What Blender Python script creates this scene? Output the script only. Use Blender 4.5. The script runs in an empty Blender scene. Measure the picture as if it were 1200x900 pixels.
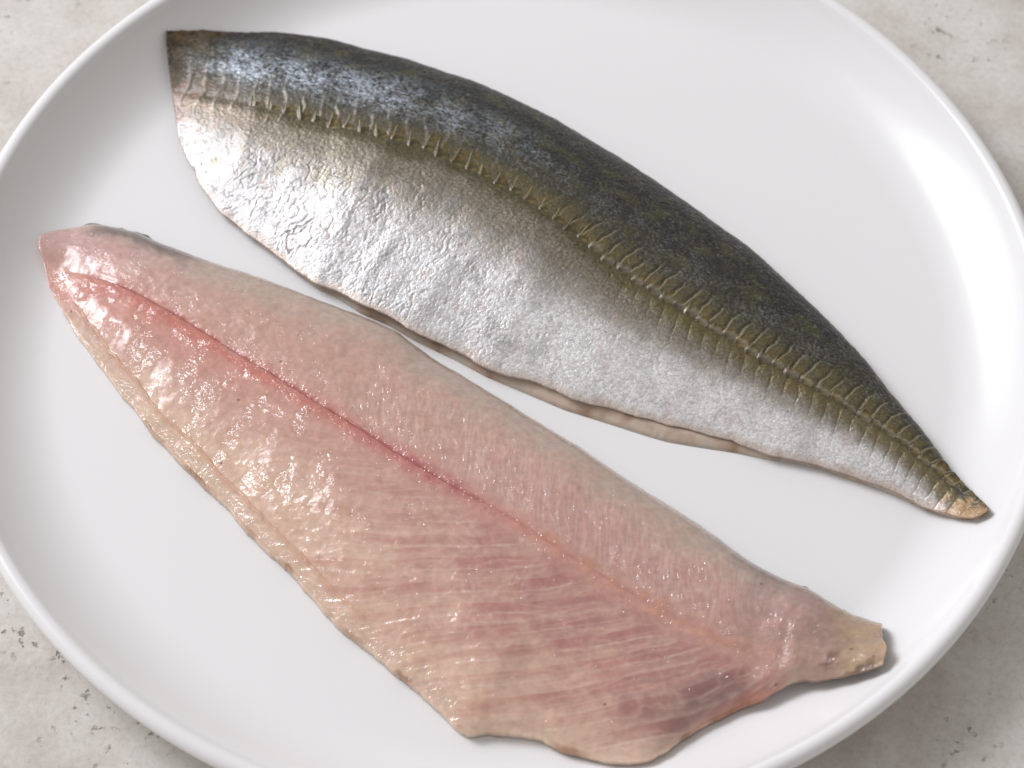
import bpy, math
import numpy as np
from mathutils import Matrix, Vector

# ------------------------------------------------------------------ camera, world, lights, exposure
scene = bpy.context.scene
COL = scene.collection
cam_data = bpy.data.cameras.new("camera")
cam = bpy.data.objects.new("camera", cam_data)
COL.objects.link(cam)
_r = Vector((0.9990493, 0.0367485, 0.0234528)); _u = Vector((-0.0435946, 0.8421594, 0.5374635)); _f = Vector((0.0, 0.5379749, -0.8429608))
cam.matrix_world = Matrix(((_r.x, _u.x, -_f.x, 0.0033218), (_r.y, _u.y, -_f.y, -0.3314237), (_r.z, _u.z, -_f.z, 0.5036768), (0, 0, 0, 1)))
cam_data.lens = 85; cam_data.sensor_width = 36; cam_data.sensor_fit = 'HORIZONTAL'
cam_data.clip_start = 0.02; cam_data.clip_end = 50
cam_data.dof.use_dof = True; cam_data.dof.focus_distance = 0.577; cam_data.dof.aperture_fstop = 15
scene.camera = cam

world = bpy.data.worlds.new("World"); scene.world = world; world.use_nodes = True
bg = world.node_tree.nodes["Background"]
bg.inputs[0].default_value = (1.0, 0.965, 0.935, 1); bg.inputs[1].default_value = 0.40

def window(name, loc, aim, sx, sy, power, color):
    """a big curtained window: bright in the middle, fading towards its edges"""
    d = bpy.data.lights.new(name, 'AREA'); d.shape = 'RECTANGLE'; d.size = sx; d.size_y = sy; d.energy = power; d.color = color
    d.use_nodes = True; t = d.node_tree; em = t.nodes["Emission"]
    g = t.nodes.new('ShaderNodeNewGeometry'); sub = t.nodes.new('ShaderNodeVectorMath'); sub.operation = 'SUBTRACT'; sub.inputs[1].default_value = (0.5, 0.5, 0)
    ln = t.nodes.new('ShaderNodeVectorMath'); ln.operation = 'LENGTH'; mr = t.nodes.new('ShaderNodeMapRange'); mr.interpolation_type = 'SMOOTHSTEP'
    mr.inputs[1].default_value = 0.5; mr.inputs[2].default_value = 0.05; mr.inputs[3].default_value = 0.12; mr.inputs[4].default_value = 2.2
    t.links.new(g.outputs['Parametric'], sub.inputs[0]); t.links.new(sub.outputs[0], ln.inputs[0]); t.links.new(ln.outputs['Value'], mr.inputs[0]); t.links.new(mr.outputs[0], em.inputs['Strength'])
    o = bpy.data.objects.new(name, d); COL.objects.link(o); o.location = loc
    o.rotation_euler = (Vector(aim) - Vector(loc)).to_track_quat('-Z', 'Y').to_euler()
    return o
window("window_light", (-1.45, 0.78, 1.34), (0, 0, 0), 1.55, 1.55, 58.0, (0.945, 0.95, 1.0))

vs = scene.view_settings
vs.view_transform = 'Standard'; vs.look = 'None'; vs.gamma = 1; vs.use_curve_mapping = False; vs.exposure = 0.06

# ------------------------------------------------------------------ traced outlines, millimetres on the plate
A_UP=[(-92.1,86.9),(-82.2,90.9),(-73.2,92.1),(-64.8,94.2),(-49.4,92.5),(-38.7,89.0),(-28.6,86.6),(-19.1,82.7),(-9.4,79.5),(1.8,73.7),(12.5,67.7),(21.2,61.4),(29.7,55.7),(38.8,48.7),(47.1,42.1),(53.8,36.2),(62.2,29.4),(70.4,20.4),(77.8,12.2),(84.6,4.1),(90.6,-3.9),(95.8,-12.6),(101.6,-20.6),(106.5,-28.5),(111.6,-37.8),(114.8,-43.4),(116.1,-47.0)]
A_LEFT=[(-92.1,86.9),(-91.4,81.7),(-89.8,73.5),(-88.1,67.0),(-86.1,57.2),(-84.3,52.5)]
A_LO=[(-84.3,52.5),(-80.3,44.7),(-76.8,38.3),(-72.1,32.3),(-65.0,26.3),(-58.0,20.8),(-52.5,15.9),(-47.0,11.8),(-41.1,9.5),(-35.1,5.7),(-27.9,2.5),(-21.3,-2.0),(-18.1,-3.3),(-9.7,-7.1),(-2.0,-12.0),(8.7,-14.6),(16.3,-17.9),(20.0,-19.7),(28.7,-21.4),(35.5,-23.5),(44.8,-25.5),(56.5,-28.5),(65.2,-31.8),(70.3,-32.8),(77.8,-34.3),(85.5,-37.0),(90.5,-38.6),(96.5,-41.1),(101.4,-44.1),(105.2,-45.9),(109.7,-48.2),(112.3,-49.5)]
A_LOF=[(-84.5,53.7),(-80.6,45.8),(-77.1,39.4),(-72.3,33.4),(-65.2,27.4),(-58.2,21.9),(-52.6,16.9),(-47.1,12.3),(-41.2,9.5),(-35.1,5.2),(-27.9,2.0),(-21.3,-2.2),(-10.3,-7.7),(-3.2,-11.8),(4.4,-15.1),(16.4,-20.4),(26.4,-23.5),(36.9,-26.9),(41.2,-28.1),(48.6,-29.2),(56.6,-30.2),(65.4,-31.9),(70.5,-32.3),(78.1,-33.9),(85.7,-36.8),(90.7,-38.4),(96.7,-40.9),(101.7,-43.5),(105.5,-45.3),(110.0,-47.6),(112.7,-48.6)]
A_C=[(-90.0,71.6),(-79.0,67.4),(-62.1,61.9),(-49.0,57.0),(-36.0,52.7),(-22.9,49.2),(-13.2,44.7),(-2.8,39.0),(5.6,33.3),(12.6,27.5),(19.5,21.6),(27.7,14.5),(37.9,7.2),(48.4,0.2),(54.7,-2.8),(63.4,-8.6),(69.0,-11.9),(78.2,-17.0),(85.6,-21.2),(94.1,-26.6),(97.8,-29.2),(103.1,-34.1),(111.2,-41.6),(114.6,-48.2)]
B_UP=[(-116.7,23.1),(-112.8,25.9),(-105.1,28.3),(-101.4,28.2),(-93.0,26.3),(-86.1,22.9),(-79.4,20.4),(-71.6,17.4),(-63.5,15.0),(-55.3,11.8),(-44.1,7.2),(-34.9,3.6),(-25.0,-1.0),(-17.0,-7.6),(-9.3,-12.4),(0.3,-18.6),(8.6,-24.0),(15.7,-28.7),(20.9,-32.0),(29.5,-38.4),(36.3,-43.0),(44.7,-48.4),(52.5,-54.0),(60.2,-60.4),(68.1,-64.7),(73.0,-67.0),(81.7,-72.7),(90.2,-76.6)]
B_LEFT=[(-116.8,23.4),(-116.7,20.3),(-116.1,17.5),(-113.9,14.3),(-113.0,11.1),(-112.6,8.1)]
B_LO=[(-113.0,9.1),(-107.5,-0.2),(-103.5,-6.3),(-97.8,-13.5),(-91.0,-22.3),(-86.3,-27.4),(-81.9,-33.7),(-75.0,-40.4),(-66.8,-48.5),(-61.5,-53.1),(-58.7,-57.1),(-52.1,-63.5),(-47.0,-68.0),(-33.1,-83.4),(-26.4,-88.1),(-20.2,-93.6),(-14.2,-98.1),(-7.3,-104.9),(-3.3,-108.1),(1.6,-107.2),(11.9,-107.7),(16.9,-110.0),(22.6,-112.2),(30.9,-113.7),(36.7,-113.3),(38.8,-112.1),(44.6,-107.0),(50.3,-102.9),(57.3,-98.7),(63.1,-96.7),(67.6,-93.5),(70.0,-92.4),(72.4,-92.5),(77.0,-92.3),(85.2,-91.6),(89.0,-90.2)]
B_C=[(-113.2,13.2),(-103.7,11.5),(-95.2,7.2),(-83.2,0.8),(-70.3,-8.5),(-57.5,-16.6),(-45.5,-25.1),(-35.2,-31.4),(-26.3,-37.2),(-18.7,-42.5),(-11.2,-47.8),(-1.4,-51.8),(7.5,-58.0),(16.6,-64.1),(24.9,-69.1),(32.6,-73.8),(39.7,-77.9),(47.2,-81.0),(57.7,-85.8),(70.4,-87.9),(89.6,-84.9)]

# ------------------------------------------------------------------ helpers
RNG = np.random.default_rng(7)
def srgb(r, g, b):
    c = np.array([r, g, b], float) / 255
    return np.where(c <= 0.04045, c / 12.92, ((c + 0.055) / 1.055) ** 2.4)
def sm(a, b, x):
    t = np.clip((x - a) / (b - a), 0, 1); return t * t * (3 - 2 * t)
def bump(x, c, w): return np.exp(-((x - c) / w) ** 2)
def mix(c, k, m): return c * (1 - m[..., None]) + k * m[..., None]
def perlin(x, y, seed=0):
    rg = np.random.default_rng(seed); n = 256
    perm = rg.permutation(n); ang = rg.random(n) * 2 * np.pi; gx, gy = np.cos(ang), np.sin(ang)
    xi = np.floor(x).astype(np.int64); yi = np.floor(y).astype(np.int64); xf = x - xi; yf = y - yi
    def g(ix, iy, fx, fy):
        h = perm[(perm[ix & 255] + iy) & 255]; return gx[h] * fx + gy[h] * fy
    u = xf ** 3 * (xf * (xf * 6 - 15) + 10); v = yf ** 3 * (yf * (yf * 6 - 15) + 10)
    a = g(xi, yi, xf, yf); b = g(xi + 1, yi, xf - 1, yf); c = g(xi, yi + 1, xf, yf - 1); d = g(xi + 1, yi + 1, xf - 1, yf - 1)
    return 1.5 * ((a * (1 - u) + b * u) * (1 - v) + (c * (1 - u) + d * u) * v)
def fbm(x, y, o=4, seed=0):
    r = 0; a = 1; t = 0
    for i in range(o):
        r = r + a * perlin(x * 2 ** i + i * 17.3, y * 2 ** i - i * 9.1, seed + i); t += a; a *= 0.5
    return r / t * 1.4
def ridged(x, y, seed=0): return 1 - np.abs(perlin(x, y, seed)) * 1.6
def cells(x, y, seed=0):
    """F1, F2, a random value for each cell, offset from the cell's own point"""
    rg = np.random.default_rng(seed); px = rg.random((64, 64)); py = rg.random((64, 64)); pv = rg.random((64, 64))
    xi = np.floor(x).astype(int); yi = np.floor(y).astype(int)
    f1 = np.full(x.shape, 9.0); f2 = np.full(x.shape, 9.0); val = np.zeros(x.shape); ox = np.zeros(x.shape); oy = np.zeros(x.shape)
    for dx in (-1, 0, 1):
        for dy in (-1, 0, 1):
            cx = xi + dx; cy = yi + dy; ex = x - cx - px[cx & 63, cy & 63]; ey = y - cy - py[cx & 63, cy & 63]
            d = np.hypot(ex, ey); nb = d < f1
            f2 = np.where(nb, f1, np.minimum(f2, d)); val = np.where(nb, pv[cx & 63, cy & 63], val)
            ox = np.where(nb, ex, ox); oy = np.where(nb, ey, oy); f1 = np.where(nb, d, f1)
    return f1, f2, val, ox, oy
def hsh(v, k): return (np.sin(v * 1273.1 + k * 77.7) * 43758.5453) % 1.0
def curve(pts, n, axis=None, smooth=1.0):
    """dense polyline, spaced by projection on the axis (or by length), lightly rounded"""
    p = np.array(pts, float)
    if axis is None: k = np.concatenate([[0], np.cumsum(np.hypot(*np.diff(p, axis=0).T))])
    else: k = np.maximum.accumulate(p @ axis + np.arange(len(p)) * 1e-6)
    k = (k - k[0]) / (k[-1] - k[0]); t = np.linspace(0, 1, 3000)
    q = np.stack([np.interp(t, k, p[:, 0]), np.interp(t, k, p[:, 1])], 1)
    L = np.hypot(*np.diff(q, axis=0).T).sum(); w = max(int(smooth / L * 3000), 1)
    ker = np.hanning(2 * w + 3); ker /= ker.sum(); pad = len(ker) // 2
    lead = 2 * q[0] - q[1:pad + 1][::-1]; tail = 2 * q[-1] - q[-pad - 1:-1][::-1]
    e = np.concatenate([lead, q, tail]); q = np.stack([np.convolve(e[:, i], ker, 'valid') for i in (0, 1)], 1)
    return np.stack([np.interp(np.linspace(0, 1, n), t, q[:, i]) for i in (0, 1)], 1)
def nick(P, edge, dist, amp, scale, seed):
    """a cut edge is never clean: small nicks square to one long side (column edge), fading out inside the body"""
    q = P[:, edge]; t = np.gradient(q, axis=0); t /= np.maximum(np.linalg.norm(t, axis=1)[:, None], 1e-9)
    s = np.concatenate([[0], np.cumsum(np.hypot(*np.diff(q, axis=0).T))]); k = amp * fbm(s / scale, s * 0 + seed, 4, seed) * sm(0, 3, s) * sm(s[-1], s[-1] - 3, s)
    return P + (np.stack([-t[:, 1], t[:, 0]], 1) * k[:, None])[:, None] * np.exp(-dist / 1.6)[..., None]
def coons(lo, up, left, right, nu, nv):
    u = np.linspace(0, 1, nu)[:, None, None]; v = np.linspace(0, 1, nv)[None, :, None]
    P = lo[:, None] * (1 - v) + up[:, None] * v + left[None] * (1 - u) + right[None] * u
    return P - (lo[0] * (1 - u) * (1 - v) + lo[-1] * u * (1 - v) + up[0] * (1 - u) * v + up[-1] * u * v)
def along(P, C):
    """length along the curve C and signed distance from it (positive towards the back)"""
    seg = np.diff(C, axis=0); s = np.concatenate([[0], np.cumsum(np.hypot(*seg.T))])
    tan = np.gradient(C, axis=0); tan /= np.linalg.norm(tan, axis=1)[:, None]
    flat = P.reshape(-1, 2); l = np.empty(len(flat)); d = np.empty(len(flat))
    for i in range(0, len(flat), 20000):
        q = flat[i:i + 20000]; D = (q[:, None, 0] - C[None, :, 0]) ** 2 + (q[:, None, 1] - C[None, :, 1]) ** 2
        k = D.argmin(1); r = q - C[k]; tt = tan[k]
        l[i:i + 20000] = s[k] + (r * tt).sum(1); d[i:i + 20000] = tt[:, 0] * r[:, 1] - tt[:, 1] * r[:, 0]
    return l.reshape(P.shape[:2]), d.reshape(P.shape[:2])

R_FLOOR, R_IN, Z_FLOOR, Z_IN, R_OUT = 110.0, 132.0, 5.5, 18.5, 135.0
def plate_z(x, y):
    q = np.clip((np.hypot(x, y) - R_FLOOR) / (R_IN - R_FLOOR), 0, 1.1); return Z_FLOOR + (Z_IN - Z_FLOOR) * q ** 2

def mesh_object(name, verts_mm, quads, mat, parent=None, attrs=None, polys=(), smooth=True):
    me = bpy.data.meshes.new(name); v = np.asarray(verts_mm, np.float32) * 0.001
    quads = np.asarray(quads, np.int32).reshape(-1, 4); ng = [list(p) for p in polys]
    loops = np.concatenate([quads.ravel()] + [np.array(p, np.int32) for p in ng]) if ng else quads.ravel()
    tot = np.concatenate([np.full(len(quads), 4), np.array([len(p) for p in ng], int)]).astype(np.int32)
    start = np.concatenate([[0], np.cumsum(tot)[:-1]]).astype(np.int32)
    me.vertices.add(len(v)); me.vertices.foreach_set("co", v.ravel())
    me.loops.add(len(loops)); me.loops.foreach_set("vertex_index", loops.astype(np.int32))
    me.polygons.add(len(tot)); me.polygons.foreach_set("loop_start", start); me.polygons.foreach_set("loop_total", tot)
    sh = np.full(len(tot), smooth); sh[len(quads):] = False; me.polygons.foreach_set("use_smooth", sh)
    me.update(calc_edges=True)
    for k, a in (attrs or {}).items():
        a = np.asarray(a, np.float32)
        if a.ndim == 2:
            at = me.attributes.new(k, 'FLOAT_COLOR', 'POINT'); c = np.ones((len(a), 4), np.float32); c[:, :3] = a; at.data.foreach_set("color", c.ravel())
        else:
            at = me.attributes.new(k, 'FLOAT', 'POINT'); at.data.foreach_set("value", a)
    me.materials.append(mat)
    o = bpy.data.objects.new(name, me); COL.objects.link(o); o.parent = parent
    return o
def slab(name, P, top, bottom, rows, mat, parent, attrs):
    """closed body: fine top grid, coarser underside (the listed rows), side walls, end caps"""
    nu, nv = top.shape; rows = np.asarray(rows); nb = len(rows)
    vt = np.dstack([P, top]).reshape(-1, 3); vb = np.dstack([P[:, rows], bottom[:, rows]]).reshape(-1, 3)
    it = np.arange(nu * nv).reshape(nu, nv); ib = nu * nv + np.arange(nu * nb).reshape(nu, nb)
    def grid(i): return np.stack([i[:-1, :-1], i[1:, :-1], i[1:, 1:], i[:-1, 1:]], -1).reshape(-1, 4)
    lo = np.stack([it[:-1, 0], ib[:-1, 0], ib[1:, 0], it[1:, 0]], -1); up = np.stack([it[1:, -1], ib[1:, -1], ib[:-1, -1], it[:-1, -1]], -1)
    quads = np.concatenate([grid(it), grid(ib)[:, ::-1], lo, up])
    caps = [list(it[0]) + list(ib[0][::-1]), list(it[-1][::-1]) + list(ib[-1])]
    A = {k: np.concatenate([a.reshape(nu * nv, -1), a[:, rows].reshape(nu * nb, -1)]).squeeze() for k, a in attrs.items()}
    return mesh_object(name, np.concatenate([vt, vb]), quads, mat, parent, A, caps)
def thing(name, label, cat, loc):
    o = bpy.data.objects.new(name, None); COL.objects.link(o); o.empty_display_size = 0.02
    o.location = loc; o["label"] = label; o["category"] = cat
    return o

# ------------------------------------------------------------------ materials
class Nodes:
    def __init__(s, name):
        s.m = bpy.data.materials.new(name); s.m.use_nodes = True; s.t = s.m.node_tree; s.b = s.t.nodes["Principled BSDF"]
    def n(s, kind, **kw):
        o = s.t.nodes.new(kind)
        for k, v in kw.items():
            if k in o.inputs: o.inputs[k].default_value = v
            else: setattr(o, k, v)
        return o
    def l(s, a, b): s.t.links.new(a, b)
    def set(s, **kw):
        for k, v in kw.items(): s.b.inputs[k.replace('_', ' ')].default_value = v
    def attr(s, name): return s.n('ShaderNodeAttribute', attribute_name=name)
    def noise(s, scale, detail=3, rough=0.55, stretch=None):
        tc = s.n('ShaderNodeTexCoord'); out = tc.outputs['Object']
        if stretch:
            mp = s.n('ShaderNodeMapping'); mp.inputs['Scale'].default_value = stretch; s.l(out, mp.inputs[0]); out = mp.outputs[0]
        t = s.n('ShaderNodeTexNoise', Scale=scale, Detail=detail, Roughness=rough); s.l(out, t.inputs['Vector']); return t
    def ramp(s, src, stops):
        r = s.n('ShaderNodeValToRGB'); e = r.color_ramp.elements
        while len(e) < len(stops): e.new(0.5)
        for i, (p, c) in enumerate(stops):
            e[i].position = p; e[i].color = (*c, 1) if len(c) == 3 else c
        s.l(src, r.inputs[0]); return r.outputs[0]
    def mixc(s, a, b, fac, mode='MIX'):
        m = s.n('ShaderNodeMix', data_type='RGBA', blend_type=mode)
        for sock, v in ((m.inputs[0], fac), (m.inputs[6], a), (m.inputs[7], b)):
            if hasattr(v, 'links') or isinstance(v, bpy.types.NodeSocket): s.l(v, sock)
            else: sock.default_value = v if isinstance(v, float) else (*v, 1)
        return m.outputs[2]
    def bump(s, height, dist, strength=1.0, chain=None):
        b = s.n('ShaderNodeBump', Strength=strength, Distance=dist); s.l(height, b.inputs['Height'])
        if chain: s.l(chain, b.inputs['Normal'])
        return b.outputs[0]

def mat_porcelain():
    k = Nodes("white_porcelain"); k.set(Base_Color=(0.855, 0.85, 0.85, 1), Roughness=0.2, Coat_Weight=0.2, Coat_Roughness=0.05)
    n = k.noise(28, 2); k.l(k.bump(n.outputs[0], 0.0004, 0.25), k.b.inputs['Normal']); return k.m
def mat_table():
    k = Nodes("pale_mottled_concrete")
    big = k.noise(9, 5, 0.6); mid = k.noise(45, 6, 0.65); fine = k.noise(620, 5, 0.75)
    c = k.ramp(big.outputs[0], [(0.32, srgb(198, 191, 184)), (0.5, srgb(218, 213, 207)), (0.68, srgb(228, 223, 218))])
    m = k.ramp(mid.outputs[0], [(0.36, srgb(190, 182, 174)), (0.52, srgb(218, 213, 207)), (0.66, srgb(232, 228, 224))])
    c = k.mixc(c, m, 0.55)
    f = k.ramp(fine.outputs[0], [(0.3, (0.62, 0.6, 0.58)), (0.55, (1, 1, 1)), (0.75, (1.0, 1.0, 1.0))]); c = k.mixc(c, f, 0.45, 'MULTIPLY')
    pit = k.noise(340, 3.5, 0.55); where = k.noise(30, 2, 0.5)
    ps = k.ramp(pit.outputs[0], [(0.33, (0, 0, 0)), (0.39, (1, 1, 1))]); ws = k.ramp(where.outputs[0], [(0.5, (1, 1, 1)), (0.62, (0, 0, 0))])
    pits = k.mixc(ps, ws, 1.0, 'LIGHTEN') if False else k.mixc(ps, (1, 1, 1), ws)
    c = k.mixc(c, k.mixc(c, srgb(120, 112, 102), 0.7), k.ramp(pits, [(0, (1, 1, 1)), (1, (0, 0, 0))]))
    k.l(c, k.b.inputs['Base Color']); k.set(Roughness=0.72, Specular_IOR_Level=0.3)
    b1 = k.bump(pits, 0.0006, 0.6); b2 = k.bump(fine.outputs[0], 0.0003, 0.5, b1); k.l(b2, k.b.inputs['Normal']); return k.m
def mat_skin(name, coat=0.18):
    k = Nodes(name); c = k.attr("Col"); f = k.noise(2600, 3, 0.6); g = k.noise(900, 4, 0.6)
    fr = k.ramp(f.outputs[0], [(0.3, (0.72, 0.71, 0.69)), (0.7, (1.2, 1.2, 1.2))]); gr = k.ramp(g.outputs[0], [(0.3, (0.8, 0.79, 0.77)), (0.7, (1.15, 1.15, 1.15))])
    k.l(k.mixc(k.mixc(c.outputs[0], fr, 0.7, 'MULTIPLY'), gr, 0.6, 'MULTIPLY'), k.b.inputs['Base Color'])
    k.l(k.attr("metal").outputs['Fac'], k.b.inputs['Metallic']); k.l(k.attr("rough").outputs['Fac'], k.b.inputs['Roughness'])
    k.set(Coat_Weight=coat, Coat_Roughness=0.12)
    k.set(Specular_IOR_Level=0.35); k.l(k.bump(f.outputs[0], 0.00014, 0.5, k.bump(g.outputs[0], 0.0002, 0.4)), k.b.inputs['Normal']); return k.m
def mat_flesh(name, sss=0.35, film=False):
    """flesh that scatters light, under a thin wet film with a relief of its own"""
    k = Nodes(name); c = k.attr("Col"); f = k.noise(1500, 3, 0.6); g = k.noise(420, 4, 0.65)
    gr = k.ramp(g.outputs[0], [(0.3, (0.88, 0.85, 0.83)), (0.7, (1.06, 1.06, 1.06))])
    k.l(k.mixc(c.outputs[0], gr, 0.8, 'MULTIPLY'), k.b.inputs['Base Color'])
    k.set(Roughness=0.5, Subsurface_Weight=sss, Subsurface_Radius=(1.0, 0.5, 0.36), Subsurface_Scale=0.0028, Coat_Weight=1.0, Coat_Roughness=0.065, Coat_IOR=1.55, Specular_IOR_Level=0.25)
    cb = k.bump(f.outputs[0], 0.00005, 0.5)
    if film: cb = k.bump(k.attr("film").outputs['Fac'], 0.001, 1.0, cb)
    k.l(cb, k.b.inputs['Coat Normal']); return k.m

# ------------------------------------------------------------------ the setting: table surface
M_TABLE = mat_table()
tb = mesh_object("tabletop", [(-900, -700, -30), (900, -700, -30), (900, 900, -30), (-900, 900, -30), (-900, -700, 0), (900, -700, 0), (900, 900, 0), (-900, 900, 0)],
                 [(4, 5, 6, 7), (3, 2, 1, 0), (0, 1, 5, 4), (1, 2, 6, 5), (2, 3, 7, 6), (3, 0, 4, 7)], M_TABLE, smooth=False)
tb["kind"] = "structure"; tb["label"] = "pale mottled concrete tabletop under the plate"

# ------------------------------------------------------------------ the plate
def build_plate():
    prof = [(0.0, Z_FLOOR)] + [(r, Z_FLOOR) for r in (20, 40, 60, 80, 92)]
    for r in np.linspace(95, 130.0, 30): prof.append((r, float(plate_z(r, 0))))
    cx, cz, rad = 132.75, 16.6, 2.2                              # the rounded lip
    for a in np.linspace(140, -50, 20): prof.append((cx + rad * math.cos(math.radians(a)), cz + rad * math.sin(math.radians(a))))
    for r, z in ((129.5, 12.0), (122, 6.6), (112, 3.0), (100, 1.2), (94, 0.6), (90, 0.15), (86, 0.15), (84, 1.2), (60, 1.6), (0.0, 1.6)): prof.append((r, z))
    ns = 256; prof = np.array(prof); inner = prof[1:-1]; a = np.linspace(0, 2 * np.pi, ns, endpoint=False)
    v = np.stack([inner[:, None, 0] * np.cos(a), inner[:, None, 0] * np.sin(a), np.repeat(inner[:, 1:2], ns, 1)], -1).reshape(-1, 3)
    i = np.arange(len(inner) * ns).reshape(len(inner), ns); j = np.roll(i, -1, 1)
    q = np.stack([i[:-1], i[1:], j[1:], j[:-1]], -1).reshape(-1, 4)
    n = len(v); v = np.concatenate([v, [(0, 0, Z_FLOOR), (0, 0, 1.6)]])
    tris = [(n, int(i[0, k]), int(j[0, k])) for k in range(ns)] + [(n + 1, int(j[-1, k]), int(i[-1, k])) for k in range(ns)]
    o = mesh_object("dinner_plate", v, q, mat_porcelain(), None, None, tris)
    o.data.polygons.foreach_set("use_smooth", np.ones(len(o.data.polygons), bool))
    o["label"] = "round glossy white porcelain plate with a raised curved rim under the fish"; o["category"] = "plate"
build_plate()

# ------------------------------------------------------------------ fillet lying skin side up
NU, NV = 960, 340
def build_skin_fillet():
    ax = np.array([1185.0, -780.0]); ax /= np.linalg.norm(ax)
    lo = curve(A_LO, NU, ax, 1.8); up = curve(A_UP, NU, ax, 7.0); C = curve(A_C, 420, None, 19.0)
    le = curve(A_LEFT[::-1], NV, None, 2.0); ri = np.linspace(lo[-1], up[-1], NV); ri += np.array([1.0, -0.6]) * np.sin(np.linspace(0, np.pi, NV))[:, None]
    le = le - (le[0] - lo[0]) * np.linspace(1, 0, NV)[:, None] - (le[-1] - up[0]) * np.linspace(0, 1, NV)[:, None]
    P = coons(lo, up, le, ri, NU, NV); X, Y = P[..., 0], P[..., 1]
    U = np.linspace(0, 1, NU)[:, None] * np.ones((1, NV)); V = np.ones((NU, 1)) * np.linspace(0, 1, NV)
    L, D = along(P, C)
    T = np.interp(U, [0, .03, .1, .25, .45, .65, .8, .92, 1], [3.4, 6.0, 9.5, 13.0, 13.5, 11.5, 8.8, 5.8, 3.0])
    wob = fbm(L / 16, D / 16, 3, 3)
    vp = 0.60
    g = np.where(V < vp, np.sin(np.pi / 2 * np.clip(V / vp, 0, 1)) ** 0.92, (1 - np.clip((V - vp) / (1 - vp), 0, 1) ** 2.3) ** 0.62)
    lift = 1.7 + 1.3 * bump(U, 0.33, 0.10) + 0.7 * bump(U, 0.55, 0.12)
    e0 = (1 - V) * (0.9 + lift) + V * 0.9
    Hh = e0 + (T - e0) * g + wob * 0.25 * g * sm(1, .75, V)
    belly = sm(-5, -16, D); back = sm(1, 7, D)
    # creased foil relief of the belly: thin sharp creases of three sizes, leaning across the body
    wx = fbm(L / 5, D / 5, 4, 11) * 2.2; wy = fbm(L / 5 + 40, D / 5, 4, 12) * 2.2
    a1 = math.radians(58); ca, sa = math.cos(a1), math.sin(a1)
    p1 = (X + wx) * ca + (Y + wy) * sa; q1 = -(X + wx) * sa + (Y + wy) * ca
    cr1 = ridged(p1 / 5.5, q1 / 2.2, 21) ** 7; cr2 = ridged(p1 / 2.2, q1 / 1.25, 22) ** 5; cr3 = ridged((L + wx * .6) / 0.85, (D + wy * .6) / 0.75, 23) ** 3; cr4 = ridged((L - wx) / 2.6, (D + wy) / 1.9, 24) ** 6
    leftw = sm(150, 40, L); pat = np.clip(0.55 + 0.9 * fbm(L / 9, D / 9, 3, 5), 0.1, 1.3)
    Hh += belly * (-0.14 * cr1 * (0.2 + leftw) * pat - 0.075 * cr2 * pat + 0.02 * cr3 - 0.06 * cr4 * (1.3 - pat) + 0.018 * fbm(L / 0.8, D / 0.7, 3, 25)) * sm(0, .03, V)
    Hh += (1 - belly) * (-0.06 * cr2 * pat - 0.05 * cr4 + 0.05 * cr3 + 0.05 * fbm(L / 1.2, D / 0.8, 3, 26))
    n5 = fbm(L / 0.8, D / 0.6, 3, 54)
    fleck = sm(0.5, 0.9, ridged((L + 0.6 * wx + 0.5 * D) / 1.5, (D + 0.6 * wy) / 0.62, 61) + 0.25 * n5)
    Hh += back * (0.075 * fleck + 0.05 * n5 + 0.06 * fbm(L / 2.4, D / 1.6, 2, 27)) * sm(1, .96, V)
    # shallow grooves between the muscle blocks, running off the lateral line
    lay = np.linspace(0, 260, 2601)
    ph = np.interp(L, lay, np.cumsum(0.1 / np.interp(lay, [0, 100, 130, 240], [4.3, 4.3, 4.0, 3.5])))
    low = np.interp(L, [0, 120, 150, 240], [0.0, 0.0, 0.8, 1.0])
    fr = (ph + 0.07 * D + 0.10 * perlin(L / 4, D / 3, 31) + 0.5) % 1 - 0.5
    groove = np.exp(-(fr / 0.06) ** 2) * sm(-9, -4.5, D + 2.5 * perlin(L / 3, D * 0, 32)) * sm(-1, -3, D) * low
    fru = (ph - 0.05 * D + 0.12 * perlin(L / 4, D / 3, 33) + 0.62) % 1 - 0.5
    upg = np.exp(-(fru / 0.10) ** 2) * sm(9.5, 5, D + 3 * perlin(L / 4, D * 0, 34)) * sm(0.5, 2, D) * sm(95, 130, L)
    Hh -= 0.22 * upg
    rib = np.exp(-((fru - 0.17) / 0.055) ** 2) * sm(8, 4, D + 3 * perlin(L / 4, D * 0, 34)) * sm(0, 1.2, D) * sm(95, 130, L)
    Hh += 0.16 * rib
    Hh -= 0.15 * groove + 0.07 * np.cos(fr * 2 * np.pi) * sm(-8, -3, D) * sm(1, -1, D) * low
    # long folds of the shoulder behind the head cut
    ff = ((L + 0.22 * D + 0.006 * D * D + 1.3 * fbm(L / 9, D / 9, 2, 44)) / 4.8 + 0.5) % 1 - 0.5
    fold = np.exp(-(ff / (0.085 + 0.05 * sm(35, 5, L))) ** 2) * sm(105, 50, L) * sm(1, 5, L) * np.exp(-((D - np.interp(L, [0, 30, 60], [2.0, 3.0, 4.5])) / (np.interp(L, [0, 40, 90], [8.5, 5.0, 4.2]) + 2.5 * fbm(L / 4.7, D * 0, 2, 45))) ** 4) * np.clip(0.75 + 0.9 * fbm(L / 3, D / 3, 2, 46), 0, 1)
    Hh += 0.26 * fold
    # sunken channel of the lateral line
    Hh -= 0.25 * bump(D, 0, 1.3)
    # ---- colour
    c = np.zeros((NU, NV, 3)) + srgb(224, 223, 225)
    n1 = fbm(L / 9, D / 7, 4, 51); n2 = fbm(L / 3, D / 2.5, 4, 52); n5 = fbm(L / 0.8, D / 0.6, 3, 54); n6 = fbm(p1 / 1.6, q1 / 0.7, 3, 56)
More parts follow.
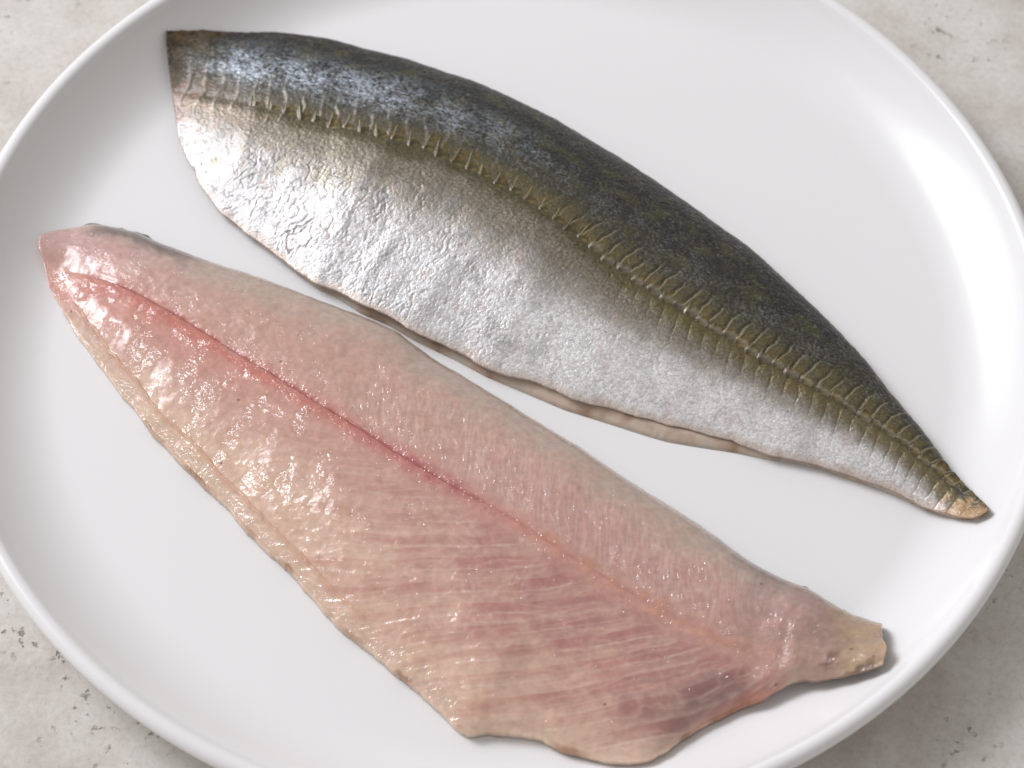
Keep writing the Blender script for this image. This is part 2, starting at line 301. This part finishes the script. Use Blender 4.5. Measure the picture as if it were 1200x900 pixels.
    bw = np.maximum(-D[:, :1], 6.0); rel = np.where(D < 0, np.clip(44.0 / bw, 1, 4.0) ** 0.9, 1.0); belly = np.maximum(belly, sm(-6, -15, D * rel))
    c = mix(c, srgb(240, 239, 240), sm(90, 150, L))
    Dn = D * rel + 2.4 * n1 + 1.0 * n2
    c = mix(c, srgb(186, 181, 174), sm(-25, -14, Dn)); c = mix(c, srgb(124, 117, 102), sm(-19, -8, Dn) * 0.95); c = mix(c, srgb(88, 81, 60), sm(-7, -1.5, Dn))
    c = mix(c, srgb(68, 66, 56), sm(2, 7, Dn)); c = mix(c, srgb(50, 50, 48), sm(7, 15, Dn))
    c = mix(c, srgb(98, 86, 52), np.clip(n2 * 1.1 + 0.35 * n1, 0, 1) * bump(D, 4, 7) * 0.75)
    c = mix(c, srgb(30, 30, 29), np.clip(n2 * 1.3 + 0.6 * n5 - 0.05, 0, 1) * back * 0.85); c = mix(c, srgb(86, 80, 50), np.clip(fbm(L / 7 + 5, D / 4, 3, 62) * 1.5 + 0.1, 0, 1) * back * 0.6)
    edge = np.linalg.norm(P - P[:, -1:], axis=2)
    c = mix(c, srgb(40, 35, 29), sm(7.5, 1.5, edge + 2.0 * n1 + 1.2 * n5) * 0.85)
    c = mix(c, srgb(22, 20, 17), sm(1.3, 0.5, edge + 0.4 * n2) * 0.7)
    c = mix(c, srgb(124, 108, 62), bump(edge + 0.7 * n2, 2.0, 0.6) * sm(80, 140, L) * np.clip(0.55 + n2, 0, 1) * 0.8)
    cmid = np.interp(L, [0, 60, 120, 230], [11, 14, 12, 6]); wid = np.interp(L, [0, 80, 230], [6.5, 6, 6])
    band = bump(D, cmid, wid) * np.clip(np.interp(L, [4, 18, 60, 100, 240], [0.35, 1.1, 0.85, 0.35, 0.25]) + 0.65 * n1 + 0.4 * n2, 0, 1.2)
    k1, k2, kv = cells((L + 0.35 * D) / 1.35 + 0.35 * n2, D / 0.95 + 0.35 * n1, 63)[:3]; plate = sm(0.05, 0.22, k2 - k1) * sm(0.25, 0.75, kv + 0.35 * n1)
    lf = sm(110, 55, L); mixl = lambda q: srgb(150, 150, 146) + sm(130, 60, q)[..., None] * (srgb(186, 196, 208) - srgb(150, 150, 146)); sp = np.clip(np.maximum(fleck * band * 0.8, plate * band * lf * 1.15), 0, 1); c = mix(c, mixl(L), sp * 0.85)
    c = mix(c, srgb(150, 148, 140), np.clip(n6 * 1.4 - 0.35, 0, 1) * back * (1 - band) * 0.45)
    c = c * np.clip(1 + 0.55 * n5 * (0.35 + 0.65 * (1 - belly)) + 0.10 * n6, 0.35, 1.7)[..., None]
    gold = np.clip(fbm(L / 6 + 9, D / 4, 3, 55), 0, 1) * bump(D, -17, 8) * sm(120, 30, L); c = mix(c, srgb(198, 182, 140), gold * 0.7)
    dull = np.clip(1.3 * fbm(L / 8 + 31, D / 7, 3, 58), 0, 1) * belly; c = mix(c, srgb(154, 153, 155), dull * (0.6 - 0.4 * sm(90, 150, L)))
    c = mix(c, srgb(120, 116, 112), np.clip(cr1 * (0.25 + leftw) * 0.7 + cr2 * 0.5 * pat + 0.3 * cr4, 0, 1) * belly * 0.65)  # crease shading also put into the belly colour, deepening the relief
    stk = np.clip(fbm(p1 / 16, q1 / 4.5, 3, 64) * 1.3, 0, 1) * belly; c = mix(c, srgb(150, 147, 146), stk * (0.55 - 0.3 * sm(90, 150, L)))
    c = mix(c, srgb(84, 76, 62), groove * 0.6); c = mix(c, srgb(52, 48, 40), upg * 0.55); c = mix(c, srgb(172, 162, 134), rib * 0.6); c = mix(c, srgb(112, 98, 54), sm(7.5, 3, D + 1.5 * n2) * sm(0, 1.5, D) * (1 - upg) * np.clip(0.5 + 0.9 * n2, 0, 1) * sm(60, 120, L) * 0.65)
    c = mix(c, srgb(116, 102, 60), sm(-6.5, -2.5, D + n2) * sm(0, -2, D) * low * 0.6)
    endw = sm(11, 1.0, L + 4.5 * n2 + 3 * n1 + 0.05 * np.abs(D)); c = mix(c, srgb(176, 150, 140), endw * sm(3, -4, D) * 0.75); c = mix(c, srgb(104, 82, 48), endw * sm(4, 11, D + 3 * n2) * np.clip(0.6 + 0.8 * n2, 0, 1) * 0.8)
    c = mix(c, srgb(150, 128, 116), sm(40, 10, L) * bump(D, -4, 8) * np.clip(0.6 + n2, 0, 1) * 0.55)
    rust = np.clip(fbm(L / 3.5, D / 5, 3, 57) * 1.8 - 0.3, 0, 1) * sm(15, 2, L) * sm(8, 0, D); c = mix(c, srgb(134, 84, 52), rust)
    c = mix(c, srgb(198, 188, 180), fold * np.clip(0.5 + 0.8 * n2, 0.1, 0.7))
    bedge = np.linalg.norm(P - P[:, :1], axis=2); c = mix(c, srgb(206, 188, 174), sm(2.4, 0.3, bedge + 0.8 * n2) * 0.7)
    tail = sm(0.968, 0.992, U + 0.035 * n2 + 0.012 * n1 + 0.03 * (0.5 - V)); c = mix(c, srgb(172, 132, 84), tail * np.clip(0.65 + 0.5 * n2, 0.2, 0.8))
    pinkb = np.clip(fbm(L / 5, D / 4, 2, 59) - 0.25, 0, 1) * belly; c = mix(c, srgb(192, 168, 158), pinkb * 0.6)
    glare_cut = sm(75, 20, L) * belly; c = c * (1 - 0.22 * glare_cut)[..., None]; c = c * (1 - 0.04 * back * sm(0.2, 0.9, 1 - sp))[..., None]  # belly colour dimmed near the head end, where the window light overexposes it
    metal = np.clip((0.62 - 0.10 * sm(60, 20, L) - 0.30 * sm(90, 170, L)) * belly + 0.5 * (1 - belly) * sm(2, -4, D) + 0.15 * back + 0.5 * sp, 0, 0.9) * (1 - 0.8 * tail) * (1 - 0.6 * endw)
    rough = np.clip(0.42 + 0.06 * glare_cut - 0.05 * belly + 0.05 * back + 0.05 * n1 + 0.05 * n5, 0.25, 0.65)
    P = nick(nick(P, 0, bedge, 0.35, 5.0, 303), -1, edge, 0.35, 4.0, 304); X, Y = P[..., 0], P[..., 1]
    top = plate_z(X, Y) + Hh
    root = thing("fish_fillet", "whole fish fillet lying skin side up, dark back and silver belly", "fish fillet", (0.012, 0.018, Z_FLOOR * 0.001))
    inv = np.array([12.0, 18.0, Z_FLOOR])
    rows = np.unique(np.linspace(0, NV - 1, 40).astype(int))
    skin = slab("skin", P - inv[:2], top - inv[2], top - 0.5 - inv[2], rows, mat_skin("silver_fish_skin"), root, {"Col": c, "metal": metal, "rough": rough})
    skin["label"] = "silver and dark olive skin with creased belly"
    # flesh below the skin; it shows as a pale lip along the belly
    nu, nv = 480, 60
    lof = curve(A_LOF, nu, ax, 1.8); s2 = np.linspace(0, 1, nu)
    upf = curve(A_UP, nu, ax, 7.0); cen = (lof + upf) / 2
    d = cen - upf; upf = upf + d / np.linalg.norm(d, axis=1)[:, None] * 1.2
    lef = np.linspace(lof[0], upf[0], nv) + np.array([1.6, 0.3]) * np.sin(np.linspace(0, np.pi, nv))[:, None]; rif = np.linspace(lof[-1], upf[-1], nv)
    Pf = coons(lof, upf, lef, rif, nu, nv); Pf[:, :, 0] += 0.8 * (1 - s2[:, None]) ** 8
    ui = np.clip(np.round(s2 * (NU - 1)).astype(int), 0, NU - 1); vi = np.round(np.linspace(0, 1, nv) * (NV - 1)).astype(int)
    bx = np.full((600, 600), 99.0); gi = lambda q: np.clip(((q + 150) * 2).astype(int), 0, 599)
    np.minimum.at(bx, (gi(X), gi(Y)), Hh); bx[bx > 90] = np.nan
    stack = np.stack([np.roll(np.roll(bx, i, 0), j, 1) for i in range(-3, 4) for j in range(-3, 4)]); lowest = np.nanmin(np.where(np.isnan(stack), 99, stack), 0)
    hs = lowest[gi(Pf[..., 0]), gi(Pf[..., 1])]
    hf = np.where(hs > 90, 0.9 + 0.35 * fbm(Pf[..., 0] / 5, Pf[..., 1] / 5, 2, 71), np.clip(hs - 0.75, 0.35, None)); vv = np.linspace(0, 1, nv)[None]
    hf = np.minimum(hf, 0.35 + 40 * vv)
    bz = plate_z(Pf[..., 0], Pf[..., 1])
    m1 = fbm(Pf[..., 0] / 6, Pf[..., 1] / 6, 3, 70)
    cf = np.zeros((nu, nv, 3)) + srgb(206, 186, 170); cf = mix(cf, srgb(164, 132, 108), np.clip(m1 * 1.2, 0, 1)); cf = mix(cf, srgb(206, 194, 180), np.clip(-m1 * 1.2, 0, 1))
    slab("flesh", Pf - inv[:2], bz + hf - inv[2], bz + 0.12 - inv[2], np.unique(np.linspace(0, nv - 1, 14).astype(int)), mat_flesh("pale_fillet_flesh", 0.3), root, {"Col": cf})
    # ---- scutes of the lateral line, one object each
    tan = np.gradient(C, axis=0); tan /= np.linalg.norm(tan, axis=1)[:, None]
    sc = np.concatenate([[0], np.cumsum(np.hypot(*np.diff(C, axis=0).T))])
    zt = top.reshape(-1); XY = P.reshape(-1, 2)
    def surf(x, y):
        # height and normal of the skin near a point
        sel = np.abs(X - x) + np.abs(Y - y) < 3.2
        A = np.stack([X[sel] - x, Y[sel] - y, np.ones(sel.sum())], 1); k = np.linalg.lstsq(A, top[sel], rcond=None)[0]
        n = np.array([-k[0], -k[1], 1.0]); return k[2], n / np.linalg.norm(n)
    mk = Nodes("olive_gold_scute"); cc = mk.attr("Col"); nn = mk.noise(700, 3, 0.6); oi = mk.n('ShaderNodeObjectInfo')
    vr = mk.ramp(nn.outputs[0], [(0.32, (0.42, 0.40, 0.38)), (0.68, (1.3, 1.25, 1.15))]); orr = mk.ramp(oi.outputs['Random'], [(0, (0.6, 0.62, 0.66)), (0.5, (0.9, 0.88, 0.8)), (1, (1.15, 1.05, 0.85))])
    mk.l(mk.mixc(mk.mixc(cc.outputs[0], vr, 0.8, 'MULTIPLY'), orr, 0.9, 'MULTIPLY'), mk.b.inputs['Base Color']); mk.set(Metallic=0.35, Roughness=0.34, Coat_Weight=0.4, Coat_Roughness=0.1)
    mk.l(mk.bump(nn.outputs[0], 0.0004, 0.5), mk.b.inputs['Normal'])
    def scute_mesh(kind):
        xs = [-0.5, -0.37, -0.30, -0.23, 0.12, 0.50]                      # along the body, in scute lengths
        ys = [-1.8, -0.6, 0.4, 2.0, 4.2, 7.0] if kind == 0 else [-3.2, -0.9, -0.3, 0.3, 2.6, 5.4]
        v = []; col = []
        for i, x in enumerate(xs):
            for j, y in enumerate(ys):
                xr = i in (0, 5); yr = j in (0, 5)
                z = -0.30 if yr else (-0.10 if xr else 0.06)
                if i == 4 and not yr: z = 0.20
                k = srgb(98, 89, 62) if not (xr or yr) else srgb(92, 86, 68)
                if i == 2: z = (-0.25, 0.22, 0.42, 0.52, 0.50, 0.12)[j]; k = (srgb(90, 84, 66), srgb(130, 122, 100), srgb(150, 140, 110), srgb(172, 162, 130), srgb(152, 143, 112), srgb(100, 92, 70))[j]
                if i in (1, 3): k = k * 0.72; z -= 0.03
                if i == 4 and j in (3, 4): k = srgb(122, 106, 60) if kind == 0 or j == 4 else srgb(116, 101, 62)
                if i == 4 and j == 1: k = srgb(120, 106, 66)
                if kind == 1 and j in (2, 3) and i != 2: z += 0.20; k = srgb(150, 143, 130) * (1.0 if j == 3 else 0.55)
                wd = 1.0 - 0.45 * (j == 5) - 0.15 * (j == 0)
                v.append((x * wd * (4.4 if kind == 0 else 3.9), y, z)); col.append(k)
        q = [(a * 6 + b, (a + 1) * 6 + b, (a + 1) * 6 + b + 1, a * 6 + b + 1) for a in range(5) for b in range(5)]
        o = mesh_object("scute", v, q, mk.m, skin, {"Col": np.array(col)})
        return o
    protos = [scute_mesh(0), scute_mesh(1)]
    used = [False, False]; s = 26.0; k = 0
    while s < sc[-1] - 9:
        i = np.searchsorted(sc, s); pos = C[i]; t = tan[i]; z, n = surf(*pos)
        kind = 0 if s < 122 else 1
        o = protos[kind]
        if used[kind]:
            o = o.copy(); COL.objects.link(o); o.parent = skin
        used[kind] = True
        ex = np.array([t[0], t[1], 0]); ex -= n * (ex @ n); ex /= np.linalg.norm(ex); ey = np.cross(n, ex)
        fade = np.interp(s, [10, 40, 110, 150, 205, 240], [0.7, 0.9, 0.95, 0.8, 0.65, 0.42]) * RNG.uniform(0.72, 1.15); rot = RNG.uniform(-0.25, 0.25) + (0.25 if kind == 0 else 0.0)
        e1 = ex * math.cos(rot) + ey * math.sin(rot); e2 = np.cross(n, e1)
        m = Matrix(((e1[0], e2[0], n[0], 0), (e1[1], e2[1], n[1], 0), (e1[2], e2[2], n[2], 0), (0, 0, 0, 1)))
        jit = RNG.uniform(-0.6, 0.6)
        m.translation = Vector(((pos[0] + ey[0] * jit - inv[0]) * .001, (pos[1] + ey[1] * jit - inv[1]) * .001, (z - 0.02 - inv[2]) * .001))
        o.matrix_local = m @ Matrix.Diagonal((RNG.uniform(0.85, 1.1), fade, fade * RNG.uniform(0.6, 1.0), 1))
        s += float(np.interp(s, [0, 100, 130, 240], [4.3, 4.3, 4.0, 3.5])) * RNG.uniform(0.84, 1.16); k += 1
build_skin_fillet()

# ------------------------------------------------------------------ fillet lying flesh side up
def build_flesh_fillet():
    ax = np.array([204.0, -105.0]); ax /= np.linalg.norm(ax)
    lo = curve(B_LO, NU, ax, 2.6); up = curve(B_UP, NU, ax, 3.0); C = curve(B_C, 420, None, 22.0)
    le = curve(B_LEFT[::-1], NV, None, 0.8); ri = np.linspace(lo[-1], up[-1], NV); ri[:, 0] += 0.7 * np.sin(np.linspace(0, 7, NV)) * np.sin(np.linspace(0, np.pi, NV))
    le = le - (le[0] - lo[0]) * np.linspace(1, 0, NV)[:, None] - (le[-1] - up[0]) * np.linspace(0, 1, NV)[:, None]
    P = coons(lo, up, le, ri, NU, NV); X, Y = P[..., 0], P[..., 1]
    U = np.linspace(0, 1, NU)[:, None] * np.ones((1, NV)); V = np.ones((NU, 1)) * np.linspace(0, 1, NV)
    L, D = along(P, C)
    eu = np.linalg.norm(P - P[:, -1:], axis=2); el = np.linalg.norm(P - P[:, :1], axis=2)
    Tu = np.interp(U, [0, .04, .12, .35, .65, .85, .95, 1], [3.0, 4.6, 6.8, 9.2, 9.6, 7.6, 5.6, 3.6])
    Tl = np.interp(U, [0, .04, .12, .35, .65, .85, .95, 1], [2.6, 4.2, 6.2, 8.2, 9.0, 6.8, 5.0, 3.2])
    gu = (1 - np.clip(1 - eu / np.interp(U, [0, .2, .8, 1], [9, 15, 15, 8]), 0, 1) ** 2.2) ** 0.6
    gl = sm(-0.5, 1, el / np.interp(U, [0, .1, .3, .7, .86, .93, 1], [7, 12, 24, 30, 16, 6, 5])) ** 1.0
    w = sm(-8, 7, D)
    n1 = fbm(L / 12, D / 9, 4, 101); n2 = fbm(L / 4, D / 3, 4, 102); n4 = fbm(X / 1.6, Y / 1.6, 3, 104)
    Hh = 0.5 + (Tu - 0.5) * gu * w + (Tl - 0.5) * gl * (1 - w) + 0.28 * n1 * np.minimum(gu, gl)
    Hh -= 0.22 * bump(D, 0, 0.9) * sm(2, 12, L) * sm(200, 165, L) + 0.45 * bump(D, 0, 6)
    mid = np.minimum(sm(0, 3, eu), sm(0, 3, el))
    Hh += mid * (0.02 * n4 + 0.05 * n2)
    q = (-0.50 * L + D * 0.86 - 0.0030 * (L - 115) ** 2 + 1.6 * fbm(L / 30, D / 30, 2, 120)) / 6.4
    fq = (q + 0.5) % 1 - 0.5; qi = np.floor(q + 0.5)
    mw = sm(84, 122, L) * sm(-2, -8, D) * sm(0.2, 3.0, el)
    vein = np.exp(-(fq / (0.055 + 0.03 * n2)) ** 2) * mw * (0.25 + 0.75 * hsh(qi, 3)) * sm(-0.35, 0.25, fbm(L / 9, qi * 3.7, 2, 121) + 0.1)
    Hh += 0.10 * vein + 0.10 * np.abs(fq) * mw
    strand = ridged(L / 9 + n1, q * 2.6, 122) ** 3 * sm(50, 90, L) * sm(-2, -8, D)
    vs_ = ridged(X / 1.4 + 0.5 * fbm(X / 8, Y / 8, 2, 131), Y / 9, 130) ** 3
    fw = sm(70, 105, L) * sm(215, 190, L) * sm(1, 4, D) * sm(24, 14, D)
    Hh += 0.05 * vs_ * fw + 0.04 * strand
    mem = np.exp(-((el - 4.6 - 1.2 * fbm(L / 18, D * 0, 2, 167) - 0.5 * n2) / 0.4) ** 2) * sm(8, 20, L) * sm(135, 105, L); Hh += 0.30 * mem - 0.25 * sm(4.4, 2.5, el) * sm(0, 1, el) * sm(8, 20, L) * sm(135, 105, L)
    tw = sm(188, 202, L); Hh += tw * mid * (0.14 * fbm(L / 7, D / 6, 2, 165) + 0.05 * ridged(L / 3 + n2, D / 4, 166) ** 3) - 0.45 * bump(L, 207 + 0.15 * D, 1.6) * sm(14, -2, D) * sm(0, 2, el)
    # ---- the wet film: its own fine relief, in millimetres
    a2 = math.radians(66); pu = X * math.cos(a2) + Y * math.sin(a2); pv = -X * math.sin(a2) + Y * math.cos(a2)
    F1, F2, cv, ox, oy = cells(pv / 4.6 + 0.35 * n2, pu / 10.5 + 0.25 * n1, 110)
    pw = sm(3, 10, L) * sm(112, 70, L) * sm(-1.0, -4.5, D) * sm(-31, -20, D)
    act = (cv > 0.42) * pw * sm(0.04, 0.16, F2 - F1) * sm(-0.5, 0.1, n1)
    G1, G2, gv, gx, gy = cells(X / 1.7 + 0.6 * n4, Y / 2.6 + 0.3 * n2, 112)
    film = act * (-1.45 * ox + 0.45 * oy - 0.10 * sm(0.14, 0.0, G2 - G1) + 0.10 * (gx * (hsh(gv, 1) - 0.5) + gy * (hsh(gv, 2) - 0.5)))
    calm = 1 - 0.92 * pw
    dens = calm * np.clip(0.10 + 1.7 * fbm(L / 8, D / 4.5, 3, 141), 0, 1) * mid * np.maximum(sm(26, 12, np.abs(D)), 0.15)
    s1, s2_, sv, sx, sy = cells(X / 0.95 + 0.9 * n4, Y / 1.35 + 0.6 * n2, 140)
    film += 0.22 * sm(0.38, 0.08, s1) * (sv > 1 - 0.55 * dens)
    d1, d2, dv, dx_, dy_ = cells(X / 1.15 + 0.15 * n2, Y / 3.4, 143)
    film += 0.20 * sm(0.36, 0.05, d1) * (dv > 0.45) * fw * sm(-0.3, 0.3, fbm(L / 8, D / 6, 2, 144))
    film += 0.20 * ridged(L / 1.8 + n2, D / 1.4 + n1, 145) ** 9 * dens
    film += 0.12 * mem + 0.07 * ridged(L / 1.6, D / 1.5 + n2, 142) ** 4 * sm(8, 2, el) * sm(0, .6, el) + 0.10 * vein + 0.08 * strand * sm(0, 0.5, n2)
    film += 0.10 * ridged(L / 1.3 + n2, D / 1.0, 146) ** 3 * sm(3.5, 1.0, np.abs(D + 0.5)) * sm(30, 75, L) * sm(215, 190, L)
    # the tail end lifts clear of the plate
    tail = sm(0.885, 0.93, U); lift = 2.4 * tail * sm(0.0, 0.6, 1 - V * 0.7)
    # ---- colour
    c = np.zeros((NU, NV, 3)) + srgb(214, 176, 160)
    c = mix(c, srgb(210, 174, 158), sm(0, 9, D)); c = mix(c, srgb(198, 184, 170), sm(17, 4, eu + 4 * n1) * 0.9)
    c = mix(c, srgb(208, 166, 162), bump(D, 8, 6) * sm(100, 150, L) * 0.7)
    c = mix(c, srgb(214, 172, 170), bump(D, 8, 7) * sm(50, 8, L) * 0.6)
    c = mix(c, srgb(230, 200, 176), sm(-9, -25, D + 5 * n1)); c = mix(c, srgb(222, 206, 184), sm(6, 1.0, el + 2.5 * n2) * 0.5)
    c = mix(c, srgb(216, 190, 140), np.clip(n1 * 1.3 + 0.1, 0, 1) * sm(-18, -27, D) * 0.22)
    c = mix(c, srgb(220, 160, 146), bump(D, -5, 6) * sm(130, 15, L) * 0.75)
    pur = sm(92, 160, L + 8 * n1) * sm(-1, -6, D) * sm(0.5, 6, el); c = mix(c, srgb(192, 142, 136), pur * np.clip(0.75 + 0.5 * n1, 0, 1) * sm(-42, -16, D + 7 * n1))
    c = mix(c, srgb(148, 116, 118), sm(172, 200, L + 5 * n1) * sm(-5, -10, D) * sm(0.5, 4, el) * 0.7)
    c = mix(c, srgb(204, 142, 130), np.clip(fbm(L / 14, q * 1.6, 3, 150) * 1.2, 0, 1) * mw * 0.55)
    c = mix(c, srgb(190, 124, 114), sm(-0.45, 0.5, fq) * mw * np.clip(0.7 + 0.6 * n1, 0, 1) * 0.26); c = mix(c, srgb(228, 204, 182), sm(0.1, -0.5, fq) * mw * 0.22)
    c = mix(c, srgb(232, 214, 196), np.clip(vein * 0.55, 0, 1)); c = mix(c, srgb(228, 200, 182), strand * 0.35)
    c = mix(c, srgb(226, 204, 192), vs_ * fw * 0.5)
    red = bump(D, -0.6 - 1.2 * bump(L, 45, 40), 2.3 + 1.3 * n1) * sm(4, 16, L) * np.interp(L, [0, 40, 100, 150, 200, 225], [0.5, 0.9, 0.75, 0.35, 0.25, 0]); c = mix(c, srgb(208, 112, 98), np.clip(red, 0, 1) * 0.75)
    deep = bump(D, 0.1, 0.42 + 0.2 * n2) * sm(8, 25, L) * np.interp(L, [0, 30, 110, 135, 190], [0.5, 1, 1, 0.5, 0.1]); c = mix(c, srgb(172, 62, 60), np.clip(deep * (0.65 + 0.9 * fbm(L / 5, D / 2, 2, 151)), 0, 1) * 0.8)
    c = mix(c, srgb(184, 96, 112), bump(D, -0.2, 2.6) * bump(L, 112, 17) * np.clip(0.45 + n2, 0, 1) * 0.75)
    c = mix(c, srgb(206, 152, 104), bump(D, 0.5, 2.4) * sm(125, 155, L) * sm(215, 195, L) * np.clip(0.2 + 1.3 * n2, 0, 1) * 0.5)
    c = mix(c, srgb(106, 104, 102), sm(7.5, 3.0, eu + 1.8 * n2) * sm(36, 24, L) * sm(3, 9, L) * 0.75)
    c = mix(c, srgb(136, 130, 128), sm(8, 1.5, eu + 1.8 * n2) * sm(172, 200, L) * 0.75)
    c = mix(c, srgb(120, 110, 100), sm(1.0, 0.2, eu + 0.4 * n2) * 0.5)
    c = mix(c, srgb(206, 160, 128), mem * 0.6); c = mix(c, srgb(180, 104, 88), sm(4, 0.8, el + n2) * sm(190, 200, L) * sm(210, 206, L) * 0.7)
    c = mix(c, srgb(150, 106, 70), sm(1.2, 0.2, el + 0.5 * n2) * np.clip(n1 * 2, 0, 1) * 0.7)
    te = sm(203, 216, L + 3 * n2); c = mix(c, srgb(184, 158, 146), te * 0.7); c = mix(c, srgb(198, 178, 130), sm(217, 222, L + 2 * n2) * 0.6); c = mix(c, srgb(168, 142, 132), sm(188, 204, L) * sm(-8, 2, D) * np.clip(0.6 + n2, 0, 1) * 0.6); c = mix(c, srgb(104, 76, 52), np.clip(fbm(L / 6, D / 4, 3, 163) * 1.9 - 0.2, 0, 1) * sm(208, 217, L) * sm(2, -3, D) * 0.8)
    K = cells(L / 9, D / 9, 171); spots = (K[2] > 0.93) * sm(0.05, 0.02, K[0]); c = mix(c, srgb(120, 72, 52), spots * 0.8)
    c = c * np.clip(1 + 0.10 * n4 + 0.05 * n2, 0.7, 1.2)[..., None] * np.array([0.92, 0.865, 0.865])
    c = c * 0.94 + 0.06 * (c.mean(2, keepdims=True) * np.array([1.04, 1.0, 0.95]))
    P = nick(nick(P, 0, el, 0.5, 6.0, 301), -1, eu, 0.25, 5.0, 302); X, Y = P[..., 0], P[..., 1]
    base = plate_z(X, Y) + 0.04 + 0.28 * sm(0.5, 3.0, el) + lift; top = base + Hh - 0.1
    root = thing("fish_fillet", "boned fish fillet lying flesh side up, wet pink with a red centre seam", "fish fillet", (-0.012, -0.045, Z_FLOOR * 0.001))
    inv = np.array([-12.0, -45.0, Z_FLOOR])
    rows = np.unique(np.linspace(0, NV - 1, 24).astype(int))
    flesh = slab("flesh", P - inv[:2], top - inv[2], base - inv[2], rows, mat_flesh("wet_pink_flesh", 0.6, True), root, {"Col": c, "film": film})
    flesh["label"] = "wet pink flesh with cream belly and pale muscle lines"
    # skin under the flesh, reaching out as a grey lip along the back
    nu, nv = 480, 24; s2 = np.linspace(0, 1, nu); ui = np.round(s2 * (NU - 1)).astype(int); vi = np.round(np.linspace(0, 1, nv) * (NV - 1)).astype(int)
    Ps = P[np.ix_(ui, vi)].copy(); bs = plate_z(Ps[..., 0], Ps[..., 1]) + 0.26 + lift[np.ix_(ui, vi)]
    out = Ps[:, -1] - Ps[:, -3]; out /= np.linalg.norm(out, axis=1)[:, None]
    reach = np.interp(s2, [0, .03, .08, .13, .17, .5, .8, .9, .97, 1], [.1, .4, .45, .4, .15, .12, .15, .35, .3, 0.1])
    reach = reach * (0.75 + 0.9 * fbm(s2 * 40, s2 * 0 + 2.2, 3, 181)); Ps[:, -1] += out * reach[:, None]
    inn = Ps[:, 2] - Ps[:, 0]; inn /= np.linalg.norm(inn, axis=1)[:, None]; Ps[:, 0] += inn * 3.2; Ps[:, 1] += inn * 1.6
    ts = bs.copy(); ts[:, -1] += np.minimum(reach * 1.6, 1.4); bb = bs - 0.2; bb[:, -1] += np.minimum(reach * 1.2, 1.0)
    m1 = fbm(Ps[..., 0] / 4, Ps[..., 1] / 4, 3, 180); cs = np.zeros((nu, nv, 3)) + srgb(124, 122, 118); cs = mix(cs, srgb(58, 56, 52), np.clip(0.3 + 1.3 * m1, 0, 1)); cs = mix(cs, srgb(150, 146, 136), np.clip(-1.6 * m1 - 0.1, 0, 1)); cs[:, :nv // 2] = srgb(170, 168, 166)
    slab("skin", Ps - inv[:2], ts - inv[2], bb - inv[2], np.arange(nv), mat_skin("grey_skin_edge"), root, {"Col": cs, "metal": np.full((nu, nv), 0.5), "rough": np.full((nu, nv), 0.35)})
    # the seam: a thin glossy thread of tissue along the middle
    Cs = C.copy(); sl = np.concatenate([[0], np.cumsum(np.hypot(*np.diff(Cs, axis=0).T))]); keep = (sl > 9) & (sl < 128); Cs = Cs[keep]
    Cs = Cs + (np.stack([fbm(sl[keep] / 7, sl[keep] * 0 + 1, 3, 190), fbm(sl[keep] / 7, sl[keep] * 0 + 5, 3, 191)], 1)) * 0.35
    k0 = (np.arange(NU) % 3 == 0); Xs, Ys, Zs = X[k0][:, ::3], Y[k0][:, ::3], top[k0][:, ::3]
    zc = np.array([Zs.ravel()[((Xs - a) ** 2 + (Ys - b) ** 2).argmin()] for a, b in Cs]); zc = np.convolve(np.pad(zc, 3, 'edge'), np.ones(7) / 7, 'valid')
    rad = 0.12 * (0.8 + 0.5 * fbm(sl[keep] / 3, sl[keep] * 0 + 3, 3, 192)) * np.interp(np.linspace(0, 1, len(Cs)), [0, .08, .9, 1], [.3, 1, 1, .3])
    tn = np.gradient(Cs, axis=0); tn /= np.linalg.norm(tn, axis=1)[:, None]; nn = np.stack([-tn[:, 1], tn[:, 0]], 1); ns = 8; a = np.linspace(0, 2 * np.pi, ns, endpoint=False)
    v = np.concatenate([(Cs[:, None] + nn[:, None] * (rad[:, None] * np.cos(a))[..., None]), (zc[:, None] + 0.02 + 0.75 * rad[:, None] * np.sin(a))[..., None]], -1)
    i = np.arange(len(Cs) * ns).reshape(len(Cs), ns); j = np.roll(i, -1, 1); qd = np.stack([i[:-1], i[1:], j[1:], j[:-1]], -1).reshape(-1, 4)
    cc = np.repeat((srgb(196, 104, 92) * np.ones((len(Cs), 1)))[:, None], ns, 1).reshape(-1, 3)
    mesh_object("centre_seam", v.reshape(-1, 3) - inv, qd, mat_flesh("seam_tissue", 0.3), flesh, {"Col": cc}, [list(i[0][::-1]), list(i[-1])])
build_flesh_fillet()
